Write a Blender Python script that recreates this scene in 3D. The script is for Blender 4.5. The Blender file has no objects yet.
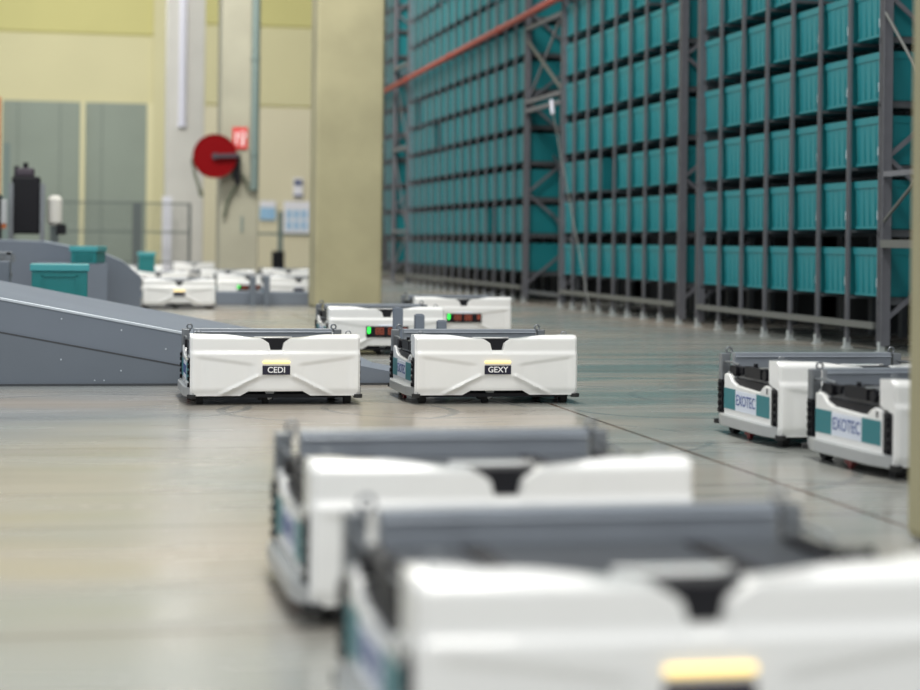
import bpy, bmesh, math, random
from mathutils import Vector, Matrix
R = math.radians
S = bpy.context.scene
COL = S.collection
random.seed(7)

# ---------------------------------------------------------------- camera
F_PX, CAM_H, YAW, ROLL = 1900.0, 0.80, math.atan(390 / 1900), R(0.68)
cd = bpy.data.cameras.new('camera')
cam = bpy.data.objects.new('camera', cd); COL.objects.link(cam)
cd.sensor_fit = 'HORIZONTAL'; cd.sensor_width = 36.0
cd.lens = F_PX / 920 * 36.0
cd.shift_y = (242.7 - 345) / 920
cd.clip_start = 0.05; cd.clip_end = 300
cam.matrix_world = (Matrix.Translation((0, 0, CAM_H)) @ Matrix.Rotation(-YAW, 4, 'Z')
                    @ Matrix.Rotation(R(90), 4, 'X') @ Matrix.Rotation(ROLL, 4, 'Z'))
cd.dof.use_dof = True; cd.dof.focus_distance = 9.65; cd.dof.aperture_fstop = 1.75; cd.dof.aperture_blades = 0
S.camera = cam

# ---------------------------------------------------------------- world, lamps, exposure
w = bpy.data.worlds.new('hall_light'); S.world = w; w.use_nodes = True
bg = w.node_tree.nodes['Background']
bg.inputs['Color'].default_value = (0.90, 0.95, 1.0, 1); bg.inputs['Strength'].default_value = 0.80
S.view_settings.view_transform = 'Standard'; S.view_settings.look = 'None'
S.view_settings.gamma = 1.0; S.view_settings.exposure = 0.0; S.view_settings.use_curve_mapping = False

def area(name, loc, sx, sy, power, col=(1, .97, .90), rot=(0, 0, 0)):
    ld = bpy.data.lights.new(name, 'AREA'); ld.shape = 'RECTANGLE'; ld.size = sx; ld.size_y = sy
    ld.energy = power; ld.color = col
    o = bpy.data.objects.new(name, ld); o.location = loc; o.rotation_euler = rot; COL.objects.link(o); return o
area('unseen_area_lamp', (.5, -3.0, 6.5), 3, 1.5, 190, rot=(R(50), 0, 0))  # fill light added behind the camera to brighten front faces
area('unseen_area_lamp', (1.5, 4.0, 8.5), 1.2, 6, 480)
area('unseen_area_lamp', (1.5, 12.0, 8.5), 1.2, 6, 480)
area('unseen_area_lamp', (1.0, 20.0, 8.5), 6, 1.5, 700, rot=(R(40), 0, 0))  # added light, tilted to brighten surfaces that face the camera
area('unseen_area_lamp', (1.5, 30.0, 9.0), 6, 1.5, 900, rot=(R(45), 0, 0))  # added light, tilted forward to lift the distant robots and pillars
area('unseen_area_lamp', (2.0, 42.0, 9.5), 7, 1.5, 800, (1, .97, .86), rot=(R(40), 0, 0))  # added wall-wash light aimed at the back wall

# ---------------------------------------------------------------- materials
def mat(name, col, rough=.5, metal=0, var=0.0, scale=6, emit=None, estr=0, bump=0, coat=0, spec=None):
    m = bpy.data.materials.new(name); m.use_nodes = True
    nt = m.node_tree; b = nt.nodes['Principled BSDF']
    b.inputs['Roughness'].default_value = rough; b.inputs['Metallic'].default_value = metal
    b.inputs['Coat Weight'].default_value = coat
    if spec is not None: b.inputs['Specular IOR Level'].default_value = spec
    c = (*col, 1)
    tc = nt.nodes.new('ShaderNodeTexCoord'); n = nt.nodes.new('ShaderNodeTexNoise')
    n.inputs['Scale'].default_value = scale; n.inputs['Detail'].default_value = 5
    nt.links.new(tc.outputs['Object'], n.inputs['Vector'])
    mx = nt.nodes.new('ShaderNodeMix'); mx.data_type = 'RGBA'
    v = max(var, .015)
    mx.inputs[6].default_value = tuple(k * (1 - v) for k in col) + (1,)
    mx.inputs[7].default_value = tuple(min(1, k * (1 + v)) for k in col) + (1,)
    mr = nt.nodes.new('ShaderNodeMapRange'); mr.inputs[1].default_value = .3; mr.inputs[2].default_value = .7
    nt.links.new(n.outputs['Fac'], mr.inputs[0]); nt.links.new(mr.outputs[0], mx.inputs[0])
    nt.links.new(mx.outputs[2], b.inputs['Base Color'])
    if bump:
        bp = nt.nodes.new('ShaderNodeBump'); bp.inputs['Strength'].default_value = bump; bp.inputs['Distance'].default_value = .01
        nt.links.new(n.outputs['Fac'], bp.inputs['Height']); nt.links.new(bp.outputs[0], b.inputs['Normal'])
    if emit: 
        b.inputs['Emission Color'].default_value = (*emit, 1); b.inputs['Emission Strength'].default_value = estr
    return m

def srgb(r, g, b):
    f = lambda c: (c / 255 / 12.92) if c / 255 <= .04045 else ((c / 255 + .055) / 1.055) ** 2.4
    return (f(r), f(g), f(b))

M = dict(
    white=mat('white_shell', srgb(240, 240, 238), .22, var=.01, coat=.5),
    black=mat('black_plastic', (.007, .007, .010), .5, spec=.25),
    deck=mat('dark_deck', (.05, .055, .062), .28),
    steel=mat('grey_steel', srgb(128, 132, 136), .35, .6, var=.06, scale=20),
    barsteel=mat('bar_steel', srgb(150, 156, 164), .28, .25, var=.05, scale=12),
    bumper=mat('bumper_grey', srgb(176, 178, 178), .35, .25),
    rubber=mat('rubber', (.02, .02, .02), .8),
    redpart=mat('red_caster', srgb(120, 30, 30), .5),
    plate=mat('name_plate', srgb(28, 26, 48), .35),
    ink=mat('white_ink', (.9, .9, .9), .5),
    blueink=mat('blue_ink', srgb(70, 92, 150), .5),
    teal_s=mat('teal_sticker', srgb(28, 120, 128), .4),
    white_s=mat('white_sticker', srgb(222, 228, 240), .4),
    lamp=mat('status_lamp', srgb(250, 220, 120), .4, emit=(1, .74, .30), estr=1.25),
    green=mat('green_led', (.0, .5, .05), .4, emit=(.05, 1, .1), estr=1.6),
    reddig=mat('red_digits', (.22, .045, .025), .4, emit=(1, .2, .08), estr=.10),
    bin=mat('teal_bin', srgb(22, 122, 130), .42, var=.05, scale=3),
    bin2=mat('bright_teal_bin', srgb(24, 122, 124), .4, var=.04, scale=3),
    binrim=mat('light_teal_rim', srgb(70, 160, 166), .35),
    tag=mat('bin_tag', srgb(215, 225, 230), .5),
    rack=mat('rack_steel', srgb(118, 119, 126), .45, .35, var=.08, scale=8),
    rackd=mat('rack_side_steel', srgb(88, 92, 96), .5, .35, var=.08, scale=8),
    foot=mat('rack_foot', srgb(186, 192, 192), .4, .2),
    base=mat('rack_base_rail', srgb(104, 106, 103), .45, .2),
    redpipe=mat('red_pipe', srgb(158, 62, 52), .45, var=.1),
    rampm=mat('ramp_grey', srgb(118, 126, 137), .62, 0, var=.04, scale=2, spec=.2),
    rampl=mat('ramp_panel_grey', srgb(108, 116, 126), .45, .15, var=.05, scale=2),
    rampe=mat('ramp_glint_and_screw', srgb(196, 204, 212), .3, .3),  # pale tone paints the highlight on ramp edges; screws share it
    conc=mat('concrete', srgb(165, 159, 127), .8, var=.11, scale=1.6, bump=.25),
    conc2=mat('pale_concrete', srgb(206, 204, 197), .8, var=.04, scale=1.6, bump=.2),
    conc3=mat('grey_beige_concrete', srgb(160, 157, 140), .8, var=.07, scale=1.6, bump=.2),
    wtop=mat('yellow_wall_panel', srgb(196, 190, 128), .7, var=.03, scale=.5),
    wmid=mat('light_graded_wall_mid', srgb(204, 198, 158), .7, var=.03, scale=.5),  # paler tone: the wall's light gradient put into the colour
    wlow=mat('light_graded_wall_low', srgb(212, 205, 178), .7, var=.03, scale=.5),  # palest tone of the light gradient painted into the wall
    door=mat('green_grey_door', srgb(134, 144, 134), .6, var=.05, scale=.8),
    doorpost=mat('pale_door_post', srgb(214, 208, 168), .6),
    dark=mat('rack_shade_black', (.01, .012, .014), .9),  # near-black colour stands in for the shade behind the bins
    fence=mat('fence_steel', srgb(84, 92, 92), .5, .3),
    red=mat('hose_red', srgb(116, 0, 6), .6, spec=.1, var=.05),
    hub=mat('reel_hub', srgb(60, 52, 62), .5),
    hose=mat('hose', srgb(96, 100, 84), .7),
    sign=mat('red_sign', srgb(206, 50, 48), .5),
    pipel=mat('pale_pipe', srgb(214, 214, 226), .35),
    pipeg=mat('green_grey_pipe', srgb(112, 128, 124), .45),
    paper=mat('paper', srgb(226, 226, 234), .7),
    pblue=mat('blue_poster', srgb(150, 190, 222), .7),
    navy=mat('navy_print', srgb(40, 60, 110), .6),
    orange=mat('rust_orange', srgb(170, 90, 40), .6),
)

# floor: polished concrete with joints and tyre marks
def floor_mat():
    m = bpy.data.materials.new('polished_concrete_floor'); m.use_nodes = True
    nt = m.node_tree; N = nt.nodes; L = nt.links; b = N['Principled BSDF']
    tc = N.new('ShaderNodeTexCoord'); sep = N.new('ShaderNodeSeparateXYZ'); L.new(tc.outputs['Object'], sep.inputs[0])
    def math_(op, a, b_=None, c=None):
        n = N.new('ShaderNodeMath'); n.operation = op
        for i, v in enumerate((a, b_, c)):
            if v is None: continue
            if isinstance(v, (int, float)): n.inputs[i].default_value = v
            else: L.new(v, n.inputs[i])
        return n.outputs[0]
    def noise(scale, detail=4, vec=None):
        n = N.new('ShaderNodeTexNoise'); n.inputs['Scale'].default_value = scale; n.inputs['Detail'].default_value = detail
        L.new(vec or tc.outputs['Object'], n.inputs['Vector']); return n.outputs['Fac']
    def smooth(v, lo, hi):
        n = N.new('ShaderNodeMapRange'); n.interpolation_type = 'SMOOTHSTEP'
        L.new(v, n.inputs[0]); n.inputs[1].default_value = lo; n.inputs[2].default_value = hi; return n.outputs[0]
    def mix(f, a, c):
        n = N.new('ShaderNodeMix'); n.data_type = 'RGBA'
        L.new(f, n.inputs[0])
        for i, v in ((6, a), (7, c)):
            if isinstance(v, tuple): n.inputs[i].default_value = (*v, 1)
            else: L.new(v, n.inputs[i])
        return n.outputs[2]
    warm, cool, green = srgb(164, 155, 143), srgb(144, 147, 143), srgb(104, 126, 124)
    c = mix(smooth(noise(.45, 3), .38, .62), warm, cool)
    mp = N.new('ShaderNodeMapping'); mp.inputs['Scale'].default_value = (.5, 2.2, 1); L.new(tc.outputs['Object'], mp.inputs[0])
    c = mix(math_('MULTIPLY', smooth(noise(1.1, 5, mp.outputs[0]), .45, .75), .4), c, srgb(136, 130, 121))
    # noise-broken tints: green at right, blue-grey at left
    gx = smooth(sep.outputs[0], 2.2, 3.0); gy = smooth(sep.outputs[1], 7.4, 8.6); gy2 = smooth(sep.outputs[1], 15, 12.5)
    g = math_('MULTIPLY', math_('MULTIPLY', gx, gy), gy2)
    c = mix(math_('MULTIPLY', math_('MULTIPLY', g, smooth(noise(.9, 5, mp.outputs[0]), .35, .6)), .75), c, green)
    g2 = math_('MULTIPLY', smooth(sep.outputs[0], .9, .3), smooth(sep.outputs[1], 6.6, 8.4))
    c = mix(math_('MULTIPLY', math_('MULTIPLY', g2, smooth(noise(.8, 4, mp.outputs[0]), .3, .6)), .45), c, srgb(128, 136, 142))
    # tyre arcs
    arcs = None
    for (ax, ay, r_, wd) in ((3.55, 9.6, .62, .02), (3.3, 10.9, .7, .025), (4.1, 10.2, .8, .02), (4.6, 11.6, .8, .02), (2.9, 8.9, .5, .018),
                             (1.25, 8.9, .55, .02), (1.7, 9.0, .5, .016), (.15, 9.2, .7, .018), (2.5, 12.2, .6, .03), (1.9, 7.6, .7, .015),
                             (2.2, 5.6, .6, .015), (2.0, 6.6, .8, .02)):
        dx = math_('SUBTRACT', sep.outputs[0], ax); dy = math_('SUBTRACT', sep.outputs[1], ay)
        d = math_('SQRT', math_('ADD', math_('MULTIPLY', dx, dx), math_('MULTIPLY', dy, dy)))
        e = smooth(math_('ABSOLUTE', math_('SUBTRACT', d, r_)), wd * 1.6, wd * .5)
        arcs = e if arcs is None else math_('MAXIMUM', arcs, e)
    c = mix(math_('MULTIPLY', math_('MULTIPLY', arcs, smooth(noise(1.3, 3), .4, .6)), .55), c, srgb(98, 104, 106))
    # joints
    def line(v, at, wd): return smooth(math_('ABSOLUTE', math_('SUBTRACT', v, at)), wd, wd * .4)
    j = line(sep.outputs[0], 2.36, .013)
    for y in (3.9, 5.35, 6.05, 7.35): j = math_('MAXIMUM', j, math_('MULTIPLY', line(sep.outputs[1], y, .02), .45))
    for y in (11.6, 16.8, 20.5): j = math_('MAXIMUM', j, math_('MULTIPLY', line(sep.outputs[1], y, .05), .35))
    c = mix(j, c, srgb(90, 70, 56))
    L.new(c, b.inputs['Base Color'])
    r = N.new('ShaderNodeMapRange'); L.new(noise(1.6, 5, mp.outputs[0]), r.inputs[0]); r.inputs[1].default_value = .3; r.inputs[2].default_value = .7
    r.inputs[3].default_value = .17; r.inputs[4].default_value = .31
    L.new(r.outputs[0], b.inputs['Roughness'])
    bp = N.new('ShaderNodeBump'); bp.inputs['Strength'].default_value = .05; bp.inputs['Distance'].default_value = .01
    L.new(noise(14, 4), bp.inputs['Height']); L.new(bp.outputs[0], b.inputs['Normal'])
    return m
M['floor'] = floor_mat()

# ---------------------------------------------------------------- mesh helpers
def finish(name, bm, m, parent=None, smooth=False, bevel=0, loc=None, kind=None):
    bmesh.ops.recalc_face_normals(bm, faces=bm.faces)
    if smooth:
        for f in bm.faces: f.smooth = True
    me = bpy.data.meshes.new(name); bm.to_mesh(me); bm.free()
    me.materials.append(m)
    o = bpy.data.objects.new(name, me); COL.objects.link(o)
    if parent: o.parent = parent
    if loc: o.location = loc
    if bevel:
        bv = o.modifiers.new('bevel', 'BEVEL'); bv.width = bevel; bv.segments = 2; bv.limit_method = 'ANGLE'
    if smooth:
        try: me.set_sharp_from_angle(angle=R(38))
        except Exception: pass
    if kind: o['kind'] = kind
    return o
def box(bm, x0, x1, y0, y1, z0, z1):
    v = [bm.verts.new(p) for p in ((x0,y0,z0),(x1,y0,z0),(x1,y1,z0),(x0,y1,z0),(x0,y0,z1),(x1,y0,z1),(x1,y1,z1),(x0,y1,z1))]
    for f in ((0,3,2,1),(4,5,6,7),(0,1,5,4),(1,2,6,5),(2,3,7,6),(3,0,4,7)): bm.faces.new([v[i] for i in f])
    return v
def B(name, m, ext, parent=None, bevel=0, **k):
    bm = bmesh.new(); box(bm, *ext); return finish(name, bm, m, parent, bevel=bevel, **k)
def prism(bm, pts, axis, a, b):
    """extrude polygon pts (2D) along axis from a to b"""
    def P(p, t):
        return {'x': (t, p[0], p[1]), 'y': (p[0], t, p[1]), 'z': (p[0], p[1], t)}[axis]
    u = [bm.verts.new(P(p, a)) for p in pts]; v = [bm.verts.new(P(p, b)) for p in pts]
    bm.faces.new(u); bm.faces.new(list(reversed(v)))
    n = len(pts)
    for i in range(n): bm.faces.new((u[i], v[i], v[(i+1) % n], u[(i+1) % n]))
def cyl(bm, p0, p1, r, n=16, r2=None):
    p0, p1 = Vector(p0), Vector(p1); d = p1 - p0
    mt = Matrix.Translation((p0 + p1) / 2) @ d.to_track_quat('Z', 'Y').to_matrix().to_4x4()
    bmesh.ops.create_cone(bm, cap_ends=True, segments=n, radius1=r, radius2=r if r2 is None else r2, depth=d.length, matrix=mt)
def tube(bm, pts, r, n=10):
    pts = [Vector(p) for p in pts]; rings = []
    for i, p in enumerate(pts):
        d = (pts[min(i+1, len(pts)-1)] - pts[max(i-1, 0)]).normalized()
        q = d.to_track_quat('Z', 'Y')
        rings.append([bm.verts.new(p + q @ Vector((r*math.cos(2*math.pi*k/n), r*math.sin(2*math.pi*k/n), 0))) for k in range(n)])
    for a, b in zip(rings, rings[1:]):
        for k in range(n): bm.faces.new((a[k], a[(k+1) % n], b[(k+1) % n], b[k]))
    bm.faces.new(rings[0]); bm.faces.new(rings[-1])
def bar(bm, p0, p1, w_, h_):
    """square bar between two points"""
    p0, p1 = Vector(p0), Vector(p1); d = p1 - p0
    q = d.to_track_quat('X', 'Z').to_matrix().to_4x4()
    v = box(bm, -d.length/2, d.length/2, -w_/2, w_/2, -h_/2, h_/2)
    bmesh.ops.transform(bm, matrix=Matrix.Translation((p0+p1)/2) @ q, verts=v)
def torus(bm, c, r, t, normal='y', n=20, m_=8):
    rings = []
    for i in range(n):
        a = 2*math.pi*i/n; ring = []
        for j in range(m_):
            b = 2*math.pi*j/m_; rr = r + t*math.cos(b); h = t*math.sin(b)
            u, v = rr*math.cos(a), rr*math.sin(a)
            p = (u, h, v) if normal == 'y' else (h, u, v)
            ring.append(bm.verts.new(Vector(c) + Vector(p)))
        rings.append(ring)
    for i in range(n):
        a, b = rings[i], rings[(i+1) % n]
        for j in range(m_): bm.faces.new((a[j], a[(j+1) % m_], b[(j+1) % m_], b[j]))
def empty(name, loc, label, cat, group=None):
    o = bpy.data.objects.new(name, None); o.empty_display_size = .1; COL.objects.link(o); o.location = loc
    o['label'] = label; o['category'] = cat
    if group: o['group'] = group
    return o
def tag(o, label, cat, group=None, kind=None):
    o['label'] = label; o['category'] = cat
    if group: o['group'] = group
    if kind: o['kind'] = kind
    return o
def text(name, s, size, m, parent, mw, ext=.0008, off=0.0, sx=1.0):
    cu = bpy.data.curves.new(name, 'FONT'); cu.body = s; cu.size = size; cu.align_x = 'CENTER'; cu.align_y = 'CENTER'
    cu.extrude = ext; cu.offset = off; cu.resolution_u = 3
    t = bpy.data.objects.new(name, cu); COL.objects.link(t)
    bpy.context.view_layer.update()
    me = bpy.data.meshes.new_from_object(t.evaluated_get(bpy.context.evaluated_depsgraph_get()))
    bpy.data.objects.remove(t); bpy.data.curves.remove(cu)
    me.materials.clear(); me.materials.append(m)
    me.transform(mw @ Matrix.Diagonal((sx, 1, 1, 1)))
    o = bpy.data.objects.new(name, me); COL.objects.link(o); o.parent = parent; return o

# ================================================================ SETTING
B('floor', M['floor'], (-14, 22, -4, 53, -.2, 0), kind='structure')
WY = 52.0
def wall_back():
    root = None
    bm = bmesh.new(); box(bm, -14, 22, WY+.06, WY+.4, 0, 12); box(bm, -14, 2.75, WY, WY+.06, 6.32, 12); box(bm, 2.75, 22, WY, WY+.06, 6.68, 12)
    o = finish('wall_back', bm, M['wtop'], kind='structure')
    bm = bmesh.new(); box(bm, -14, 2.75, WY, WY+.06, 4.12, 6.27); box(bm, 2.75, 22, WY, WY+.06, 4.50, 6.63); finish('light_graded_mid', bm, M['wmid'], o)  # middle band, light gradient of the wall carried by its colour
    bm = bmesh.new(); box(bm, 2.75, 22, WY, WY+.06, 0, 4.45); finish('light_graded_low', bm, M['wlow'], o)  # lowest band, palest step of the painted light gradient
    bm = bmesh.new(); box(bm, 2.15, 2.75, WY-.12, WY, 0, 12); box(bm, -14, 2.15, WY-.02, WY, 4.45, 4.56); finish('pier', bm, M['wmid'], o)
wall_back()
d1 = bpy.data.objects.new('door_1', None); COL.objects.link(d1); d1['kind'] = 'structure'
B('door_panel', M['door'], (-8, 2.05, WY-.04, WY, 0, 4.45), d1)
for x0, x1 in ((-1.95, -1.8), (.24, .36), (2.0, 2.15)):
    B('door_post', M['doorpost'], (x0, x1, WY-.12, WY-.04, 0, 4.45), d1)
for i in range(9):
    B('panel_seam', M['fence'], (-8 + i*1.1, -7.985 + i*1.1, WY-.05, WY-.04, 0, 4.45), d1)
B('wall_shade_right', M['dark'], (7.9, 8.1, 4, 52, 0, 12), kind='structure')  # unseen wall, coloured near-black as shade behind the rack gaps

# pillars
def pillar(x0, x1, y0, y1, m, label, h=11):
    bm = bmesh.new(); box(bm, x0, x1, y0, y1, 0, h)
    return tag(finish('concrete_pillar', bm, m, bevel=.03), label, 'pillar')
pillar(2.875, 3.685, 22.6, 23.25, M['conc'], 'big beige concrete pillar in the middle, beside the left end of the rack')
pillar(2.268, 2.85, 4.30, 4.90, M['conc'], 'beige concrete pillar cut off by the right edge of the picture')
p2 = pillar(2.76, 3.49, 36.0, 36.9, M['conc3'], 'slim grey-beige concrete pillar carrying the red hose reel')
pillar(2.04, 2.86, 42.0, 42.9, M['conc2'], 'pale grey concrete pillar left of the hose reel, white pipe down its face')

# pipes on pillars
bm = bmesh.new(); cyl(bm, (2.375, 41.93, 3.3), (2.375, 41.93, 10.5), .085, 20)
cyl(bm, (2.375, 41.93, 3.26), (2.375, 41.93, 3.34), .1, 20)
tag(finish('wall_pipe', bm, M['pipel'], smooth=True), 'white vertical pipe ending halfway down the pale grey pillar', 'pipe')
bm = bmesh.new(); cyl(bm, (3.39, 35.91, 1.75), (3.39, 35.91, 10.5), .075, 20)
for z in (2.4, 4.2, 6): cyl(bm, (3.39, 35.91, z), (3.39, 35.91, z+.06), .09, 20)
tag(finish('wall_pipe', bm, M['pipeg'], smooth=True), 'green-grey vertical pipe down the right edge of the hose reel pillar', 'pipe')

# ================================================================ RACK
RX = 6.05
def upright_mesh(wy, dx, h, m):
    bm = bmesh.new()
    box(bm, 0, dx, 0, wy, .05, h)                      # front web
    box(bm, 0, .012, -.006, wy+.006, .05, h)           # front flange
    me = bpy.data.meshes.new('upright'); bmesh.ops.recalc_face_normals(bm, faces=bm.faces); bm.to_mesh(me); bm.free(); me.materials.append(m); return me
H_R = 9.0
UP_MAIN = upright_mesh(.08, .075, H_R, M['rack']); UP_MID = upright_mesh(.036, .026, H_R, M['rack']); UP_REAR = upright_mesh(.06, .05, H_R, M['rackd'])
bm = bmesh.new(); box(bm, -.02, .06, -.01, .05, 0, .01); box(bm, -.006, .04, .006, .04, .01, .08)
FOOT = bpy.data.meshes.new('foot'); bmesh.ops.recalc_face_normals(bm, faces=bm.faces); bm.to_mesh(FOOT); bm.free(); FOOT.materials.append(M['foot'])
def link(name, me, parent, loc):
    o = bpy.data.objects.new(name, me); COL.objects.link(o); o.parent = parent; o.location = loc; return o

ORD = ['bottom', 'second', 'third', 'fourth', 'fifth', 'sixth', 'seventh', 'eighth', 'ninth', 'tenth', 'eleventh', 'twelfth', 'thirteenth', 'fourteenth', 'fifteenth', 'sixteenth']
COLS = ['first'] + ORD[1:]
ROW0, PITCH, BH = .452, .494, .375

def bin_mesh(lod):
    """tote: body tapering to its base, ribbed face and a wider rim; origin at front-bottom-near corner"""
    bm = bmesh.new(); D, W, Hh = .64, .53, BH
    t = .018
    v = box(bm, t, D-t, t, W-t, 0, Hh-.05)
    for q in v:
        if q.co.z > .1: q.co.x += (-t*.55 if q.co.x < D/2 else t*.55); q.co.y += (-t*.55 if q.co.y < W/2 else t*.55)
    # rim
    box(bm, 0, D, 0, W, Hh-.055, Hh-.035)
    box(bm, 0, .014, 0, W, Hh-.035, Hh); box(bm, D-.014, D, 0, W, Hh-.035, Hh)
    box(bm, .014, D-.014, 0, .014, Hh-.035, Hh); box(bm, .014, D-.014, W-.014, W, Hh-.035, Hh)
    if lod == 0:
        for k in range(5): 
            y = .05 + k*(W-.1)/4
            box(bm, t*.35, t*1.0, y-.008, y+.008, .02, Hh-.05)
        for k in range(4):
            x = .09 + k*(D-.18)/3
            box(bm, x-.008, x+.008, 0.004, t, .02, Hh-.05)
        box(bm, t*.3, t, t, W-t, .0, .02)
    bmesh.ops.recalc_face_normals(bm, faces=bm.faces)
    me = bpy.data.meshes.new('storage_bin'); bm.to_mesh(me); bm.free(); me.materials.append(M['bin']); return me
BIN0, BIN1 = bin_mesh(0), bin_mesh(1)
bm = bmesh.new(); box(bm, 0.0, .006, .045, .095, .07, .14)
TAG = bpy.data.meshes.new('label_tag'); bmesh.ops.recalc_face_normals(bm, faces=bm.faces); bm.to_mesh(TAG); bm.free(); TAG.materials.append(M['tag'])

def proj(X, Y, Z):
    D = X*math.sin(YAW) + Y*math.cos(YAW); u = (X*math.cos(YAW) - Y*math.sin(YAW))/D*F_PX; v = (Z-CAM_H)/D*F_PX
    c, s = math.cos(ROLL), math.sin(ROLL)
    return 460 + u*c + v*s, 242.7 - (-u*s + v*c)

# slots the photo shows empty (bay, column from near post, row from the bottom)
EMPTY = set()
BAYS = [  # name, near Y, columns, description
    ('nearest', 13.575, 7, .612, 'the seven-column rack bay'),
    ('second', 18.48, 8, .592, 'the eight-column rack bay'),
    ('long', 25.237, 15, .612, 'the fifteen-column rack bay'),
    ('end', 36.11, 3, .612, 'the last rack bay'),
]
BAY_LABEL = ['tall grey steel rack bay nearest the camera, seven columns of teal bins',
             'tall grey steel rack bay of eight bin columns right of the braced opening',
             'long grey steel rack bay of fifteen bin columns left of the braced opening',
             'narrow end of the grey steel rack right beside the big pillar']
for bi, (bn, y0, nc, cp, desc) in enumerate(BAYS):
    rack = empty('storage_rack', (RX, y0, 0), BAY_LABEL[bi], 'rack', 'bays of the storage rack')
    L_ = nc*cp
    for k in range(nc+1):
        main = k in (0, nc)
        yy = k*cp - (.06 if k == 0 else .03 if main else .021)
        link('upright', UP_MAIN if main else UP_MID, rack, (0, yy, 0))
        link('rear_upright', UP_REAR, rack, (.75, yy, 0))
        link('foot', FOOT, rack, (-.004, yy, 0))
    B('base_rail', M['base'], (-.02, .03, .05, L_-.05, .175, .225), rack)
    B('light_block_panel', M['rackd'], (-.1, 1.7, -.08, L_+.08, H_R, H_R+.05), rack)  # unseen cover added to keep light from above out of the rack
    B('shade_panel', M['dark'], (1.5, 1.52, -.08, L_+.08, 0, H_R), rack)  # dark sheet painted as the shade deep inside the rack
    nr = 17
    for r in range(nr):
        z = ROW0 + r*PITCH - (.028 if r == 0 else 0)
        px, py = proj(RX, y0 + (0 if z > .8 else L_), z)
        if proj(RX, y0 + L_, z)[1] < -40: break
        bm = bmesh.new()
        for k in range(nc+1):
            for s in (-.036, .036):
                if (k == 0 and s < 0) or (k == nc and s > 0): continue
                box(bm, .03, .76, k*cp+s-.014, k*cp+s+.014, z-.03, z-.008)
        box(bm, .745, .775, 0, L_, z-.05, z-.01)
        for k in (0, nc): box(bm, .0, .85, k*cp-.012, k*cp+.012, z-.062, z-.03)
        finish('shelf_rail', bm, M['rackd'], rack)
    # zig-zag bracing of the two end frames
    for k, yy in ((0, 0), (nc, L_)):
        bm = bmesh.new(); z = .25; s = 0
        while z < 7:
            xa, xb = (.05, .8) if s % 2 == 0 else (.8, .05)
            bar(bm, (xa, yy-.03 if k == 0 else yy+.03, z), (xb, yy-.03 if k == 0 else yy+.03, z+.62), .02, .035); z += .62; s += 1
        finish('end_brace', bm, M['rack'], rack)
    # bins
    for k in range(nc):
        for r in range(nr):
            z = ROW0 + r*PITCH - (.028 if r == 0 else 0); yb = y0 + k*cp + (cp-.53)/2
            a = proj(RX, yb+.26, z+.19); lo = proj(RX, yb+.26, z+.03)
            hidden = any(abs(a[0]-ex) < ew and abs(a[1]-ey) < 11 for ex, ey, ew in
                         ((467.5, 217, 3.2), (491, 219, 3.2), (417, 115, 2.2), (433.5, 138, 2.2), (605.5, 170, 6)))
            if lo[1] < 0 or a[0] < 383 or hidden: continue
            b = link('storage_bin', BIN0 if bi < 2 else BIN1, None, (RX+.045, yb, z))
            colword = COLS[nc-1-k]
            tag(b, f'teal bin in {desc}, {ORD[r]} row' + ('' if r == 0 else ' up') + f', {colword} column from left', 'bin',
                f'teal bins in {desc}')
            if bi < 2: link('label_tag', TAG, b, (-.0005, 0, 0))
# openings between bays
op = empty('rack_opening_frame', (RX, 24.23, 0), 'grey cross-braced opening between two rack bays, with double horizontal beam', 'rack frame')
for z in (2.60, 2.72, 3.72):
    B('cross_beam', M['rack'], (.0, .06, -.92, .93, z-.025, z+.025), op)
bm = bmesh.new(); bar(bm, (.02, -.9, 2.78), (.02, .91, 3.56), .02, .045); finish('diagonal_brace', bm, M['base'], op)
bm = bmesh.new(); bar(bm, (.07, .91, 2.82), (.07, -.6, 3.66), .02, .045); finish('diagonal_brace', bm, M['rack'], op)
for a, b in (((-.9, 1.2), (.92, 2.0)), ((.92, 1.2), (-.9, .55))):
    bm = bmesh.new(); bar(bm, (.4, a[0], a[1]), (.4, b[0], b[1]), .02, .035); finish('diagonal_brace', bm, M['rackd'], op)
B('cross_beam', M['rackd'], (.05, .09, -.92, .93, .12, .17), op)
op2 = empty('rack_opening_frame', (RX, 13.5, 0), 'cross-braced rack frame right of the nearest bay, beside the cut-off pillar', 'rack frame')
link('upright', UP_MAIN, op2, (0, -2.0, 0)); link('foot', FOOT, op2, (-.004, -2.0, 0))
B('cross_beam', M['base'], (-.02, .05, -1.92, .0, .80, .86), op2)
B('cross_beam', M['rack'], (.0, .05, -1.92, .0, 1.34, 1.38), op2)
for x, a, b in ((0, (-.02, 2.58), (-1.9, .95)), (0, (-.02, 1.0), (-1.9, 2.0)), (.35, (-.35, 1.72), (-.9, 1.95)), (.35, (-.35, 1.62), (-.9, 1.38))):
    bm = bmesh.new(); tube(bm, [(x, a[0], a[1]), (x, b[0], b[1])], .013); finish('diagonal_brace', bm, M['base'], op2, smooth=True)
op3 = empty('rack_opening_frame', (RX, 35.265, 0), 'far cross-braced rack opening just right of the big pillar', 'rack frame')
for z in (1.0, 2.55, 4.1): B('cross_beam', M['rack'], (.0, .06, -.76, .76, z-.03, z+.03), op3)
B('cross_beam', M['rackd'], (.0, .06, -.76, .76, 0, .05), op3)
for a, b in (((-.75, 2.6), (.75, 4.0)), ((.75, 2.6), (-.75, 4.0)), ((-.75, 1.05), (.75, 2.5)), ((.75, .3), (-.75, .95))):
    bm = bmesh.new(); bar(bm, (.03, a[0], a[1]), (.03, b[0], b[1]), .02, .04); finish('diagonal_brace', bm, M['rack'], op3)
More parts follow.
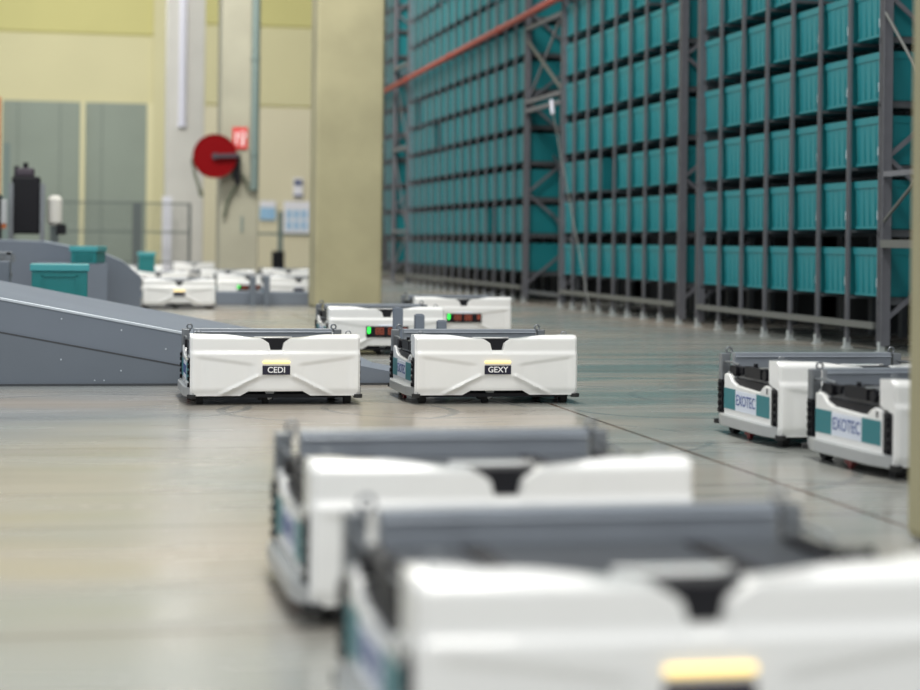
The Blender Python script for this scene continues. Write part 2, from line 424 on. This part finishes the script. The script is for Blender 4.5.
# red pipe and stay rod
bm = bmesh.new(); tube(bm, [(5.96, y, 4.155-.0118*y) for y in (14, 20, 26, 32, 39)], .045, 12)
for y in (22.9, 26.4, 30, 34, 38): cyl(bm, (5.96, y, 4.155-.0118*y), (5.96, y+.12, 4.155-.0118*y), .058, 12)
rp = tag(finish('sprinkler_pipe', bm, M['redpipe'], smooth=True), 'long red pipe running high along the front of the bin rack', 'pipe')
bm = bmesh.new()
for y in (23.4, 25.4, 34.5): box(bm, 5.95, 6.06, y-.02, y+.02, 3.90, 3.92); box(bm, 5.95, 5.97, y-.02, y+.02, 3.84, 3.91)
finish('pipe_hanger', bm, M['rack'], rp)
so = empty('stay_rod', (5.93, 21.3, 0), 'thin pale slanting rod leaning on the rack beside the braced opening', 'rod')
bm = bmesh.new(); tube(bm, [(0, 0, .0), (0.03, 2.02, 2.5)], .007, 8); finish('rod', bm, M['base'], so)
bm = bmesh.new(); tube(bm, [(0.03, 2.00, 2.44), (0.03, 2.07, 2.62)], .026, 10); finish('socket', bm, M['pipel'], so, smooth=True)

# ================================================================ ROBOTS
RW, RL = .82, .78
def sm(t, a, b):
    t = (t-a)/(b-a); t = max(0, min(1, t)); return t*t*(3-2*t)
def shell(bm, front=True):
    """moulded white end shell; y=0 is its outer face (front), +y goes inwards"""
    xs = sorted(set([round(-.41 + i*.82/82, 4) for i in range(83)] + [s*v for s in (-1, 1) for v in (.028, .0325, .037, .085, .405, .409)]))
    nz = 44
    def top(x):
        a = abs(x)
        if a < .028: return .268
        if a < .037: return .268 + (a-.028)/.009*.034
        if a < .085: return .302 + .024*math.sin((a-.037)/.048*math.pi/2)
        return .326 + .016*sm(a, .085, .26)
    def bot(x):
        a = abs(x)
        return .068 if a < .13 else (.068 - .023*(a-.13)/.04 if a < .17 else .045)
    def seg(px, pz, a, b):
        ax, az = a; bx, bz = b; t = ((px-ax)*(bx-ax)+(pz-az)*(bz-az))/((bx-ax)**2+(bz-az)**2)
        t = max(0, min(1, t)); qx, qz = ax+t*(bx-ax), az+t*(bz-az); return math.hypot(px-qx, pz-qz), t
    def depth(x, z):
        a = abs(x)
        y = .012*(a/.41)**2 + .012*sm(a, .395, .41)**2
        # upper band is set back above the ledge
        y += .010*sm(z, .248, .266) + .03*sm(z, .318, .345)**2
        y += .010*sm(z, .085, .045)
        # centre keel: surface between the creases comes forward towards the middle
        up = .205 + (a-.095)*(.24-.205)/(.35-.095)
        dn = .055 + (.26-a)*(.135-.055)/(.26-.10)
        if z < up and a > .09: y += .007*sm(up-z, 0, .02)*sm(a, .09, .14)*sm(.40-a, 0, .05)
        d, t = seg(a, z, (.265, .052), (.09, .142)); y -= .008*max(0, 1-d/.012)
        if z < dn and a < .3: y += .010*sm(dn-z, 0, .03)*sm(.3-a, 0, .06)
        return y
    F_, Bk = [], []
    for x in xs:
        zt, zb = top(x), bot(x); cf, cb = [], []
        wrap = .13 
        for j in range(nz+1):
            z = zb + (zt-zb)*j/nz
            cf.append(bm.verts.new((x, depth(x, z), z)))
            # inside depth: deep at the ends up high, shallow low and in the middle
            a = abs(x)
            yi = .085 + .055*sm(z, .225, .25)*sm(a, .30, .36) - .044*sm(a, .34, .38)*(1-sm(z, .225, .25))
            if a < .078: yi = .075
            cb.append(bm.verts.new((x, yi, z)))
        F_.append(cf); Bk.append(cb)
    n = len(xs)
    for i in range(n-1):
        for j in range(nz):
            bm.faces.new((F_[i][j], F_[i+1][j], F_[i+1][j+1], F_[i][j+1]))
            bm.faces.new((Bk[i][j], Bk[i][j+1], Bk[i+1][j+1], Bk[i+1][j]))
        bm.faces.new((F_[i][nz], F_[i+1][nz], Bk[i+1][nz], Bk[i][nz]))
        bm.faces.new((F_[i][0], Bk[i][0], Bk[i+1][0], F_[i+1][0]))
    for i in (0, n-1):
        for j in range(nz): bm.faces.new((F_[i][j], F_[i][j+1], Bk[i][j+1], Bk[i][j]))
    for q in bm.verts: q.co.x *= 1.008

def make_robot(name_text=None, display=False, lit=True):
    """root at the floor under the middle of the front face; +y is the robot's rear"""
    r = bpy.data.objects.new('warehouse_robot', None); r.empty_display_size = .1; COL.objects.link(r)
    bm = bmesh.new(); shell(bm); finish('front_shell', bm, M['white'], r, smooth=True)
    bm = bmesh.new(); shell(bm)
    bmesh.ops.transform(bm, matrix=Matrix.Translation((0, RL, 0)) @ Matrix.Rotation(math.pi, 4, 'Z'), verts=bm.verts)
    for v in bm.verts: v.co.z = min(v.co.z, .262); v.co.x *= .93
    finish('rear_shell', bm, M['white'], r, smooth=True)
    # notch insert and deck
    bm = bmesh.new(); prism(bm, [(-.03, .255), (.03, .255), (.036, .30), (.085, .322), (-.085, .322), (-.036, .30)], 'y', .045, .12); finish('notch_insert', bm, M['black'], r)
    bm = bmesh.new()
    prism(bm, [(-.385, .09), (-.25, .072), (-.10, .060), (.10, .060), (.25, .072), (.385, .09), (.385, RL-.1), (-.385, RL-.1)], 'z', .225, .278)
    finish('load_deck', bm, M['deck'], r, bevel=.004)
    bm = bmesh.new()
    bm.free()
    for s in (-1, 1): B('belt_strip', M['black'], (s*.20-.02, s*.20+.02, .14, RL-.12, .278, .282), r)
    bm = bmesh.new(); prism(bm, [(-.05, .121), (.05, .121), (.095, .175), (-.095, .175)], 'z', .27, .326); finish('white_deck_patch', bm, M['white'], r, bevel=.002)  # raised white patch on the deck behind the notch
    bm = bmesh.new(); prism(bm, [(-.38, .052), (.38, .052), (.37, .034), (-.37, .034)], 'y', .05, RL-.05)
    box(bm, -.36, .36, .09, RL-.09, .05, .225); finish('chassis', bm, M['black'], r)
    # rear cross bar
    bm = bmesh.new(); box(bm, -.355, .365, RL-.085, RL-.045, .270, .341); box(bm, -.355, .365, RL-.097, RL-.085, .320, .326)
    finish('cross_bar', bm, M['barsteel'], r, bevel=.004)
    # corner posts and lifting eyes
    for sx in (-1, 1):
        for back in (0, 1):
            yc = RL-.065 if back else .125
            x_ = sx*(.395 if back else .385)
            bm = bmesh.new(); box(bm, x_-.02, x_+.02, yc-.02, yc+.02, .07 if back else .24, .338 if back else .326); p = finish('corner_post', bm, M['steel'], r, bevel=.004)
            bm = bmesh.new(); xr = sx*(.375 if back else .368)
            torus(bm, (xr, yc, .350 if back else .344), .0128, .0042 if back else .0030, 'y')
            cyl(bm, (xr, yc, .325), (xr, yc, .342 if back else .333), .006, 8); finish('lifting_eye', bm, M['steel'], p, smooth=True)
    # side mechanics: motor blocks, belt, cables above side panel
    for sx in (-1, 1):
        bm = bmesh.new()
        Y = lambda v: .118 + (v-.15)*1.29
        def bx(x0, x1, ya_, yb_, *q): box(bm, min(sx*x0, sx*x1), max(sx*x0, sx*x1), ya_, yb_, *q)
        bx(.35, .398, Y(.18), Y(.58), .19, .240); bx(.37, .405, Y(.26), Y(.40), .255, .300); bx(.36, .395, Y(.44), Y(.56), .262, .29)
        cyl(bm, (sx*.36, Y(.22), .275), (sx*.408, Y(.22), .275), .022, 14); cyl(bm, (sx*.36, Y(.49), .27), (sx*.408, Y(.49), .27), .02, 14)
        cyl(bm, (sx*.39, Y(.33), .296), (sx*.39, Y(.33), .315), .009, 10)
        finish('drive_unit', bm, M['black'], r)
        bm = bmesh.new(); tube(bm, [(sx*.40, Y(.14), .30), (sx*.402, Y(.2), .308), (sx*.40, Y(.27), .300)], .005, 8); finish('cable', bm, M['steel'], r, smooth=True)
        bm = bmesh.new(); tube(bm, [(sx*.40, Y(.46), .300), (sx*.402, Y(.52), .306), (sx*.4, Y(.6), .302)], .005, 8)
        finish('cable', bm, M['steel'], r, smooth=True)
        # sensor columns
        for ya, yb in ((.044, .108), (.69, .735)):
            bm = bmesh.new(); bx(.385, .415, ya, yb, .085, .226)
            for zz in (.095, .125, .155, .185, .208): cyl(bm, (sx*.408, (ya+yb)/2, zz), (sx*.423, (ya+yb)/2, zz), .010, 10)
            finish('sensor_column', bm, M['black'], r)
        # side panel with scooped top
        prof = [(Y(a_), b_) for a_, b_ in [(.150, .062), (.28, .056), (.45, .056), (.575, .062), (.575, .252), (.555, .258), (.525, .252), (.500, .228), (.46, .214), (.28, .206), (.245, .208), (.222, .228), (.200, .238), (.150, .236)]]
        bm = bmesh.new(); prism(bm, prof, 'x', sx*.372, sx*.414); sp = finish('side_panel', bm, M['white'], r, bevel=.006)
        e = sx*.4145
        for nm, a, b_, mm, zt in (('teal_stripe', .158, .272, 'teal_s', .193), ('teal_stripe', .462, .570, 'teal_s', .193), ('white_label', .272, .462, 'white_s', .190)):
            bm = bmesh.new(); box(bm, min(e, e+sx*.0012), max(e, e+sx*.0012), Y(a), Y(b_), .108, zt+.002); finish(nm, bm, M[mm], sp)
        mw = Matrix.Translation((sx*.4165, Y(.367), .151)) @ Matrix.Rotation(-sx*math.pi/2*(-1 if False else 1) if sx < 0 else math.pi/2, 4, 'Z') @ Matrix.Rotation(math.pi/2, 4, 'X')
        if sx < 0: mw = Matrix.Translation((sx*.4165, Y(.367), .151)) @ Matrix.Rotation(-math.pi/2, 4, 'Z') @ Matrix.Rotation(math.pi/2, 4, 'X')
        text('lettering', 'EXOTEC', .064, M['blueink'], sp, mw, ext=.0006, off=.0003, sx=.92)
        bm = bmesh.new(); bx(.4135, .4150, Y(.176), Y(.186), .205, .228); finish('slot_mark', bm, M['black'], sp)
        # curved bumper
        pts = []
        for i in range(17):
            t = i/16; y = .015 + t*(RL-.03)
            pts.append((sx*(.400 + .040*max(0, min(1, math.sin(math.pi*t)*1.7))**.8), y))
        poly = pts + [(sx*.385, RL-.03), (sx*.385, .03)]
        bm = bmesh.new(); prism(bm, poly, 'z', .036, .084); finish('side_bumper', bm, M['bumper'], r, bevel=.006)
        for yy in (.03, RL-.03):
            bm = bmesh.new(); cyl(bm, (sx*.405, yy, .034), (sx*.405, yy, .052), .022, 12); finish('bumper_pad', bm, M['rubber'], r)
        for yy in (.11, RL-.11):
            bm = bmesh.new(); cyl(bm, (sx*.345, yy, .036), (sx*.378, yy, .036), .036, 20); finish('wheel', bm, M['rubber'], r, smooth=True)
        bm = bmesh.new(); cyl(bm, (sx*.39, .39, .018), (sx*.405, .39, .018), .018, 14); box(bm, min(sx*.385, sx*.41), max(sx*.385, sx*.41), .36, .42, .018, .045)
        finish('guide_wheel', bm, M['redpart'], r)
    bm = bmesh.new(); cyl(bm, (-.055, .12, .03), (-.025, .12, .03), .03, 16); box(bm, -.075, -.06, .09, .15, .02, .07); box(bm, -.02, -.005, .09, .15, .02, .07)
    finish('centre_caster', bm, M['rubber'], r)
    bm = bmesh.new(); prism(bm, [(-.045, .062), (.0, .062), (-.012, .03), (-.03, .022)], 'y', .072, .085); finish('caster_bracket', bm, M['bumper'], r)
    # light and plate
    yF = -.002
    bm = bmesh.new(); box(bm, -.066, .066, yF-.006, .02, .2045, .2155); finish('status_light', bm, M['lamp' if lit and not display else 'white_s'], r, bevel=.003)
    if display:
        bm = bmesh.new(); box(bm, -.150, .150, yF-.006, .02, .128, .206); dp = finish('display_panel', bm, M['black'], r, bevel=.004)
        dp['label'] = 'black display with green light and red digits'
        bm = bmesh.new(); box(bm, -.142, -.122, yF-.0085, yF-.006, .155, .200); finish('green_light', bm, M['green'], dp)
        for a, b_ in ((-.085, -.02), (.005, .070)):
            bm = bmesh.new()
            for q in range(2):
                x0 = a + q*(b_-a)/2
                w_ = (b_-a)/2-.006
                box(bm, x0, x0+w_, yF-.008, yF-.006, .188, .196); box(bm, x0, x0+w_, yF-.008, yF-.006, .168, .174); box(bm, x0, x0+w_, yF-.008, yF-.006, .148, .156)
                box(bm, x0, x0+.007, yF-.008, yF-.006, .148, .196); box(bm, x0+w_-.007, x0+w_, yF-.008, yF-.006, .148, .196)
            finish('digit_block', bm, M['reddig'], dp)
        bm = bmesh.new(); box(bm, .112, .138, yF-.008, yF-.006, .155, .196); finish('red_light', bm, M['reddig'], dp)
    else:
        bm = bmesh.new(); box(bm, -.067, .067, yF-.004, .02, .150, .194); np_ = finish('name_plate', bm, M['plate'], r, bevel=.002)
        if name_text:
            mw = Matrix.Translation((0, yF-.0045, .172)) @ Matrix.Rotation(math.pi/2, 4, 'X')
            text('lettering', name_text, .040, M['ink'], np_, mw, ext=.0008, off=.0006, sx=1.0)
    return r
def copy_tree(o, parent=None):
    c = o.copy(); COL.objects.link(c)
    if parent is not None: c.parent = parent
    for ch in list(o.children): copy_tree(ch, c)
    return c
def put(o, x, y, label, rz=0, group='white warehouse robots'):
    o.location = (x, y, 0); o.rotation_euler = (0, 0, R(rz)); tag(o, label, 'robot', group); return o

plain = make_robot()
cedi = make_robot('CEDI'); gexy = make_robot('GEXY'); disp = make_robot(display=True); unlit = make_robot(lit=False)
put(cedi, .987, 9.20, 'white warehouse robot with a CEDI name plate, beside the grey ramp')
put(gexy, 2.085, 9.19, 'white warehouse robot with a GEXY name plate, centre of the picture')
put(plain, .880, 2.52, 'large blurred white robot closest to the camera, yellow light on its front')
put(copy_tree(plain), .905, 3.87, 'blurred white robot directly behind the one closest to the camera')
put(copy_tree(plain), 3.168, 7.08, 'farther of the two robots at right showing teal striped side label', .2)
put(copy_tree(plain), 3.195, 6.08, 'nearer robot at right with teal striped side label, cut by the pillar', 2.6)
put(disp, 2.195, 13.2, 'white robot with green-lit display, peeking out between the two named robots')
put(copy_tree(disp), 3.255, 15.65, 'white robot with red digit display, behind and above the GEXY robot')
put(copy_tree(plain), 1.235, 22.0, 'far white robot with yellow light, alone in front of the distant cluster')
put(copy_tree(disp), 2.34, 25.4, 'distant white robot with a small green display behind the low grey kerb')
put(unlit, 1.22, 27.0, 'distant white robot carrying a teal bin', )
put(copy_tree(unlit), 2.36, 29.0, 'distant white robot directly behind the one with the green display')
put(copy_tree(unlit), 2.86, 24.1, 'distant white robot half hidden by the left side of the big pillar')
put(copy_tree(unlit), 2.42, 38.0, 'farthest white robot, at the foot of the pale grey pillar')
put(copy_tree(unlit), 3.45, 30.5, 'distant white robot near the black box on the green post')
put(copy_tree(unlit), 1.15, 33.0, 'distant white robot behind the bin-carrying one')

# ================================================================ RAMPS (left)
def ramp(loc, x0, x1, z0, z1, depth_, dz, label, seam=True):
    r = empty('loading_ramp', loc, label, 'ramp')
    bm = bmesh.new()
    vs = [bm.verts.new(p) for p in ((x0, .004, z0-.03), (x1, .004, z1-.03), (x1, depth_, z1-.03+dz), (x0, depth_, z0-.03+dz),
                                    (x0, .004, z0), (x1, .004, z1), (x1, depth_, z1+dz), (x0, depth_, z0+dz))]
    for f in ((0,3,2,1),(4,5,6,7),(0,1,5,4),(1,2,6,5),(2,3,7,6),(3,0,4,7)): bm.faces.new([vs[i] for i in f])
    finish('ramp_deck', bm, M['rampm'], r)
    sl = (z1-z0)/(x1-x0)
    f = lambda x, off: z0 + sl*(x-x0) - off
    xe = x0 + ((z0-.185)/-sl)
    bm = bmesh.new(); prism(bm, [(x0, f(x0, .012)), (x1, max(.004, f(x1, .012))), (x1, 0.002), (x0, .002)], 'y', 0, .03); finish('upper_panel', bm, M['rampm'], r)
    if seam:
        bm = bmesh.new(); prism(bm, [(x0, f(x0, .185)), (min(xe, x1), max(.003, f(min(xe, x1), .185))), (min(xe, x1), .0), (x0, .0)], 'y', -.008, .0); finish('lower_panel', bm, M['rampl'], r, bevel=.002)
        bm = bmesh.new(); prism(bm, [(x0, f(x0, .180)), (min(xe, x1), f(min(xe, x1), .180)), (min(xe, x1), f(min(xe, x1), .189)), (x0, f(x0, .189))], 'y', -.009, 0); finish('panel_seam', bm, M['deck'], r)
        bm = bmesh.new()
        for x in (-.04, .28, .52, .75):
            for off in (.08, .30):
                z = f(x, off + .03*math.sin(x*40))
                if z > .03: cyl(bm, (x, -.003 if off < .18 else -.012, z), (x, 0.01, z), .0045, 10)
        for x in (.14, .19): cyl(bm, (x, -.012, .03), (x, 0, .03), .004, 8)
        finish('screw', bm, M['rampe'], r)
    bm = bmesh.new(); prism(bm, [(x0, f(x0, -.004)), (1.0, f(1.0, -.004)), (1.0, f(1.0, .012)), (x0, f(x0, .012))], 'y', -.006, .006); finish('edge_highlight', bm, M['rampe'], r, bevel=.003)  # lighter strip paints the highlight along the ramp's front edge
    bm = bmesh.new(); box(bm, x0, x1, -.02, -.008, 0, .012); finish('floor_trim', bm, M['deck'], r)
    # far side panel
    bm = bmesh.new(); prism(bm, [(x0, f(x0, .03)+dz), (x1, max(.004, f(x1, .03)+dz)), (x1, 0), (x0, 0)], 'y', depth_-.03, depth_); finish('far_panel', bm, M['rampm'], r)
    return r
ramp((0, 10.5, 0), -3.0, 1.78, .474+2.635*.1875, .474-2.145*.1875, 2.5, .022, 'long grey ramp with a bright edge line, in front at left')
# flat apron at its foot
bm = bmesh.new(); prism(bm, [(1.78, .072), (2.12, .012), (2.12, 0), (1.78, 0)], 'y', 10.5, 11.4)
tag(finish('ramp_apron', bm, M['rampm']), 'thin grey end plate where the front ramp meets the floor, behind the GEXY robot', 'plate')
# second ramp
r2 = empty('loading_ramp', (0, 19, 0), 'second grey ramp farther back, behind the large teal bin', 'ramp')
bm = bmesh.new(); prism(bm, [(-2.6, .82), (-.25, .765), (.32, .66), (.50, .585), (.69, .43), (.69, 0), (-2.6, 0)], 'y', 0, 2.4); finish('ramp_body', bm, M['rampm'], r2, bevel=.01)
bm = bmesh.new(); prism(bm, [(-.25, .770), (.32, .665), (.50, .59), (.69, .435), (.69, .425), (.50, .578), (.32, .652), (-.25, .758)], 'y', -.006, .0); finish('edge_highlight', bm, M['rampe'], r2)  # painted highlight along the second ramp's edge
# lower kerb
k = tag(B('floor_kerb', M['rampm'], (.86, 3.6, 23.4, 23.75, 0, .165), bevel=.01), 'low grey kerb on the floor in front of the distant robots', 'kerb')
for x, h, lab in ((2.19, .36, 'left'), (2.36, .37, 'right')):
    o = tag(B('guide_post', M['rampl'], (x-.035, x+.04, 23.2, 23.3, 0, h), bevel=.008), f'{lab} one of two short grey posts before the distant kerb', 'post')
for (x, y, h, lab) in ((1.985, 11.55, .392, 'tallest of three short grey posts behind the GEXY robot'),
                       (2.12, 11.55, .352, 'middle one of three short grey posts behind the GEXY robot'),
                       (2.26, 11.55, .314, 'shortest, rightmost of three grey posts behind the GEXY robot')):
    bm = bmesh.new(); box(bm, x-.028, x+.028, y-.03, y+.03, .04, h); box(bm, x-.02, x+.02, y-.02, y+.02, h, h+.006)
    for v in bm.verts:
        if v.co.z < .05: v.co.z = 0.001 if x > 2.12 else .002
    tag(finish('guide_post', bm, M['rampm'], bevel=.004), lab, 'post', 'grey guide posts behind the robot')

# teal bins lying on the ramps
def big_bin(loc, w_, d_, h_, label, rz=0, rx=0):
    r = empty('storage_bin', loc, label, 'bin'); r.rotation_euler = (R(rx), 0, R(rz))
    bm = bmesh.new(); v = box(bm, -w_/2+.012, w_/2-.012, .012, d_-.012, 0, h_-.05)
    finish('bin_body', bm, M['bin2'], r, bevel=.008)
    bm = bmesh.new(); box(bm, -w_/2, w_/2, 0, d_, h_-.05, h_); finish('rim', bm, M['binrim'], r, bevel=.006)
    bm = bmesh.new(); a = w_*.30
    box(bm, -a, a, .003, .012, .04, .055); box(bm, -a, a, .003, .012, h_-.09, h_-.075); box(bm, -a, -a+.012, .003, .012, .04, h_-.08); box(bm, a-.012, a, .003, .012, .04, h_-.08)
    finish('handle_frame', bm, M['bin2'], r)
    return r
big_bin((-.07, 14.0, .30), .42, .55, .31, 'large teal bin standing just behind the front ramp')
big_bin((.125, 18.4, .56), .27, .4, .165, 'teal bin sitting tilted between the two grey ramps', rz=-14, rx=0)
big_bin((1.07, 27.25, .283), .25, .35, .33, 'small-looking teal bin carried by a distant robot')
B('ramp_shelf', M['rampm'], (-1.6, .35, 13.9, 14.7, 0, .30)); tag(bpy.data.objects['ramp_shelf'], 'grey conveyor shelf that the large teal bin stands on', 'shelf')
B('ramp_block', M['rampm'], (-.3, .35, 18.3, 18.95, 0, .56)); tag(bpy.data.objects['ramp_block'], 'grey block under the tilted teal bin', 'block')

# conveyor and machines at far left
c = empty('conveyor', (-.95, 15.0, 0), 'grey conveyor frame with rails at the left edge, behind the front ramp', 'conveyor')
for z in (.50, .66): 
    B('side_rail', M['steel'], (-.6, .52, 0, .04, z, z+.03), c, bevel=.005)
for x in (-.5, .0, .47): B('leg', M['steel'], (x, x+.04, 0, .05, 0, .69), c, bevel=.004)
for i in range(8):
    bm = bmesh.new(); cyl(bm, (-.55+i*.13, .05, .62), (-.55+i*.13, .75, .62), .03, 12); finish('roller', bm, M['steel'], c, smooth=True)
B('side_rail', M['steel'], (-.6, .52, .75, .79, .60, .66), c)
B('motor_box', M['rampl'], (.30, .50, -.05, .02, .40, .62), c, bevel=.01)
m1 = empty('control_cabinet', (-.49, 22.3, 0), 'black control cabinet on a grey frame, standing behind the ramps at left', 'cabinet')
B('cabinet_body', M['black'], (-.17, .15, 0, .4, .84, 1.50), m1, bevel=.02)
B('cabinet_top', M['hub'], (-.13, .08, .05, .35, 1.50, 1.60), m1, bevel=.02)
bm = bmesh.new()
for q in ((-.12, .1, 1.62), (-.02, .1, 1.66), (.05, .2, 1.58)): cyl(bm, (q[0], q[1], 1.5), q, .03, 10)
finish('cable_gland', bm, M['black'], m1)
for x in (-.20, .15):
    B('leg', M['steel'], (x, x+.05, -.03, .02, 0, 1.42), m1); B('leg', M['steel'], (x, x+.05, .38, .43, 0, 1.42), m1)
for z in (.50, .72): B('cross_rail', M['steel'], (-.2, .2, -.02, .01, z, z+.04), m1)
B('drive_housing', M['black'], (-.16, .14, .02, .36, .55, .70), m1, bevel=.02)
m2 = empty('canister', (-.175, 22.3, 0), 'pale rounded canister on a stand beside the black control cabinet', 'canister')
bm = bmesh.new(); cyl(bm, (0, .1, .98), (0, .1, 1.24), .085, 20); cyl(bm, (0, .1, 1.24), (0, .1, 1.29), .085, 20, .05); cyl(bm, (0, .1, .94), (0, .1, .98), .05, 20, .085)
finish('tank', bm, M['conc2'], m2, smooth=True)
B('stand', M['fence'], (-.04, .04, .06, .14, 0, .94), m2); B('base_plate', M['fence'], (-.1, .1, 0, .2, 0, .03), m2)
B('valve_box', M['black'], (.02, .13, .04, .12, .84, .96), m2, bevel=.01)
m3 = empty('sorting_machine', (-.86, 20.6, 0), 'dark boxy machine cut off by the left edge of the picture', 'machine')
B('machine_body', M['black'], (-.5, .10, 1.2, 1.6, .62, 1.28), m3, bevel=.02)
B('machine_base', M['rampl'], (-.5, .16, 1.1, 1.7, 0, .62), m3, bevel=.02)
B('control_box', M['bumper'], (.10, .17, 1.2, 1.3, .95, 1.22), m3, bevel=.01)
B('signal_light', M['orange'], (.11, .16, 1.19, 1.20, .90, .95), m3)
o = tag(B('mast', M['pipeg'], (-1.02, -.92, 30, 30.1, 0, 2.25)), 'slim grey-green mast at the left edge in front of the large door', 'mast')
o = tag(B('warning_post', M['orange'], (-1.26, -1.14, 32, 32.12, 0, 3.1), bevel=.01), 'rust-orange post at the left edge of the picture', 'post')

# railing in front of the large door
fn = empty('mesh_fence', (0, 40, 0), 'grey bar fence with a thick dark post before the large door', 'fence')
zt = 1.53
bm = bmesh.new()
for i in range(61): box(bm, -.4+i*.0475, -.392+i*.0475, 0, .01, .30, zt)
f_ = finish('bar_panel', bm, M['fence'], fn)
for z in (.30, .93, zt): B('rail', M['fence'], (-.4, 2.45, -.01, .02, z, z+.03), fn)
B('thick_post', M['fence'], (1.27, 1.45, -.05, .08, 0, zt+.03), fn)
for x in (-.42, 2.42): B('post', M['fence'], (x, x+.05, -.02, .03, 0, zt+.02), fn)
rl = empty('handrail', (0, 44, 0), 'thin green-grey handrail right of the hose reel pillar', 'rail')
B('rail', M['pipeg'], (3.9, 6.6, 0, .03, .93, .98), rl)
for x in (3.9, 6.5): B('post', M['pipeg'], (x, x+.04, 0, .03, 0, .95), rl)

# hose reel
hr = empty('hose_reel', (2.63, 35.72, 2.36), 'red fire hose reel fixed to the slim pillar under a red sign', 'hose reel')
bm = bmesh.new(); cyl(bm, (0, -.10, 0), (0, -.075, 0), .405, 48); torus(bm, (0, -.10, 0), .395, .018, 'y', 48, 8); finish('front_disc', bm, M['red'], hr, smooth=True)
bm = bmesh.new(); cyl(bm, (0, .06, 0), (0, .085, 0), .405, 48); finish('rear_disc', bm, M['red'], hr, smooth=True)
bm = bmesh.new(); cyl(bm, (0, -.075, 0), (0, .06, 0), .33, 32); finish('wound_hose', bm, M['hose'], hr, smooth=True)
bm = bmesh.new(); cyl(bm, (0, -.16, 0), (0, -.10, 0), .06, 20); bar(bm, (0, -.17, 0), (.42, -.17, .02), .06, .07); bar(bm, (.40, -.17, .02), (.40, .26, .02), .06, .07); finish('hub_arm', bm, M['hub'], hr)
bm = bmesh.new(); tube(bm, [(-.37, -.02, .1), (-.41, -.02, -.1), (-.37, -.02, -.32), (-.31, -.02, -.50), (-.26, -.02, -.66)], .03); tube(bm, [(-.27, -.02, -.62), (-.235, -.02, -.76)], .042)
finish('hanging_hose', bm, M['hose'], hr, smooth=True)
bm = bmesh.new(); box(bm, .36, .50, .10, .28, -.42, .05); cyl(bm, (.45, .12, -.42), (.45, .12, -.52), .05, 12); finish('valve_bracket', bm, M['black'], hr, bevel=.01)
bm = bmesh.new(); tube(bm, [(.45, .18, -.5), (.36, .2, -.62), (.26, .2, -.82), (.2, .2, -1.12)], .035); tube(bm, [(.5, .18, -.3), (.6, .2, -.42), (.66, .2, -.62)], .03)
finish('supply_hose', bm, M['hose'], hr, smooth=True)
sg = tag(B('fire_sign', M['sign'], (2.98, 3.26, 35.96, 35.99, 2.52, 2.93)), 'small red fire hose sign on the slim pillar', 'sign')
bm = bmesh.new(); torus(bm, (3.17, 35.955, 2.78), .055, .014, 'y', 20, 6); box(bm, 3.04, 3.07, 35.95, 35.958, 2.60, 2.84); box(bm, 3.15, 3.19, 35.95, 35.958, 2.58, 2.72)
finish('pictogram', bm, M['ink'], sg)
o = tag(B('wall_slot', M['pipeg'], (3.155, 3.195, 35.97, 35.995, .95, 1.25)), 'narrow dark slot low on the hose reel pillar', 'slot')

# posters, boards, box on post
o = tag(B('paper_sheet', M['paper'], (1.93, 2.14, 41.3, 41.33, .02, 1.72)), 'tall white sheet standing at the foot of the pale pillar', 'sheet')
bp_ = tag(B('poster', M['pblue'], (5.07, 5.50, WY-.08, WY-.05, 1.36, 1.80)), 'light blue poster on the back wall between the pillars', 'poster')
B('poster_heading', M['paper'], (5.07, 5.50, WY-.085, WY-.08, 1.70, 1.88), bp_)
wb = tag(B('notice_board', M['paper'], (5.72, 6.6, WY-.1, WY-.05, .98, 1.88)), 'white notice board on the back wall left of the big pillar', 'notice board')
bm = bmesh.new()
for x in (5.8, 6.0, 6.2, 6.4):
    for z in (1.1, 1.4): box(bm, x, x+.14, WY-.105, WY-.1, z, z+.24)
finish('notice_sheet', bm, M['pblue'], wb)
sn = tag(B('wall_sign', M['paper'], (5.98, 6.24, WY-.08, WY-.05, 1.98, 2.52)), 'small white and navy sign above the notice board', 'sign')
B('sign_print', M['navy'], (6.0, 6.22, WY-.09, WY-.08, 2.32, 2.46), sn); B('sign_print', M['navy'], (5.98, 6.24, WY-.09, WY-.08, 2.0, 2.06), sn)
gp = empty('box_post', (4.75, 43.9, 0), 'dark green post with a black box at its foot, left of the big pillar', 'post')
B('pole', M['pipeg'], (-.045, .065, -.1, 0, 0, 1.48), gp); B('black_box', M['black'], (-.19, .09, -.25, -.1, .17, .56), gp, bevel=.02); B('base_plate', M['black'], (-.15, .15, -.25, .1, 0, .17), gp)
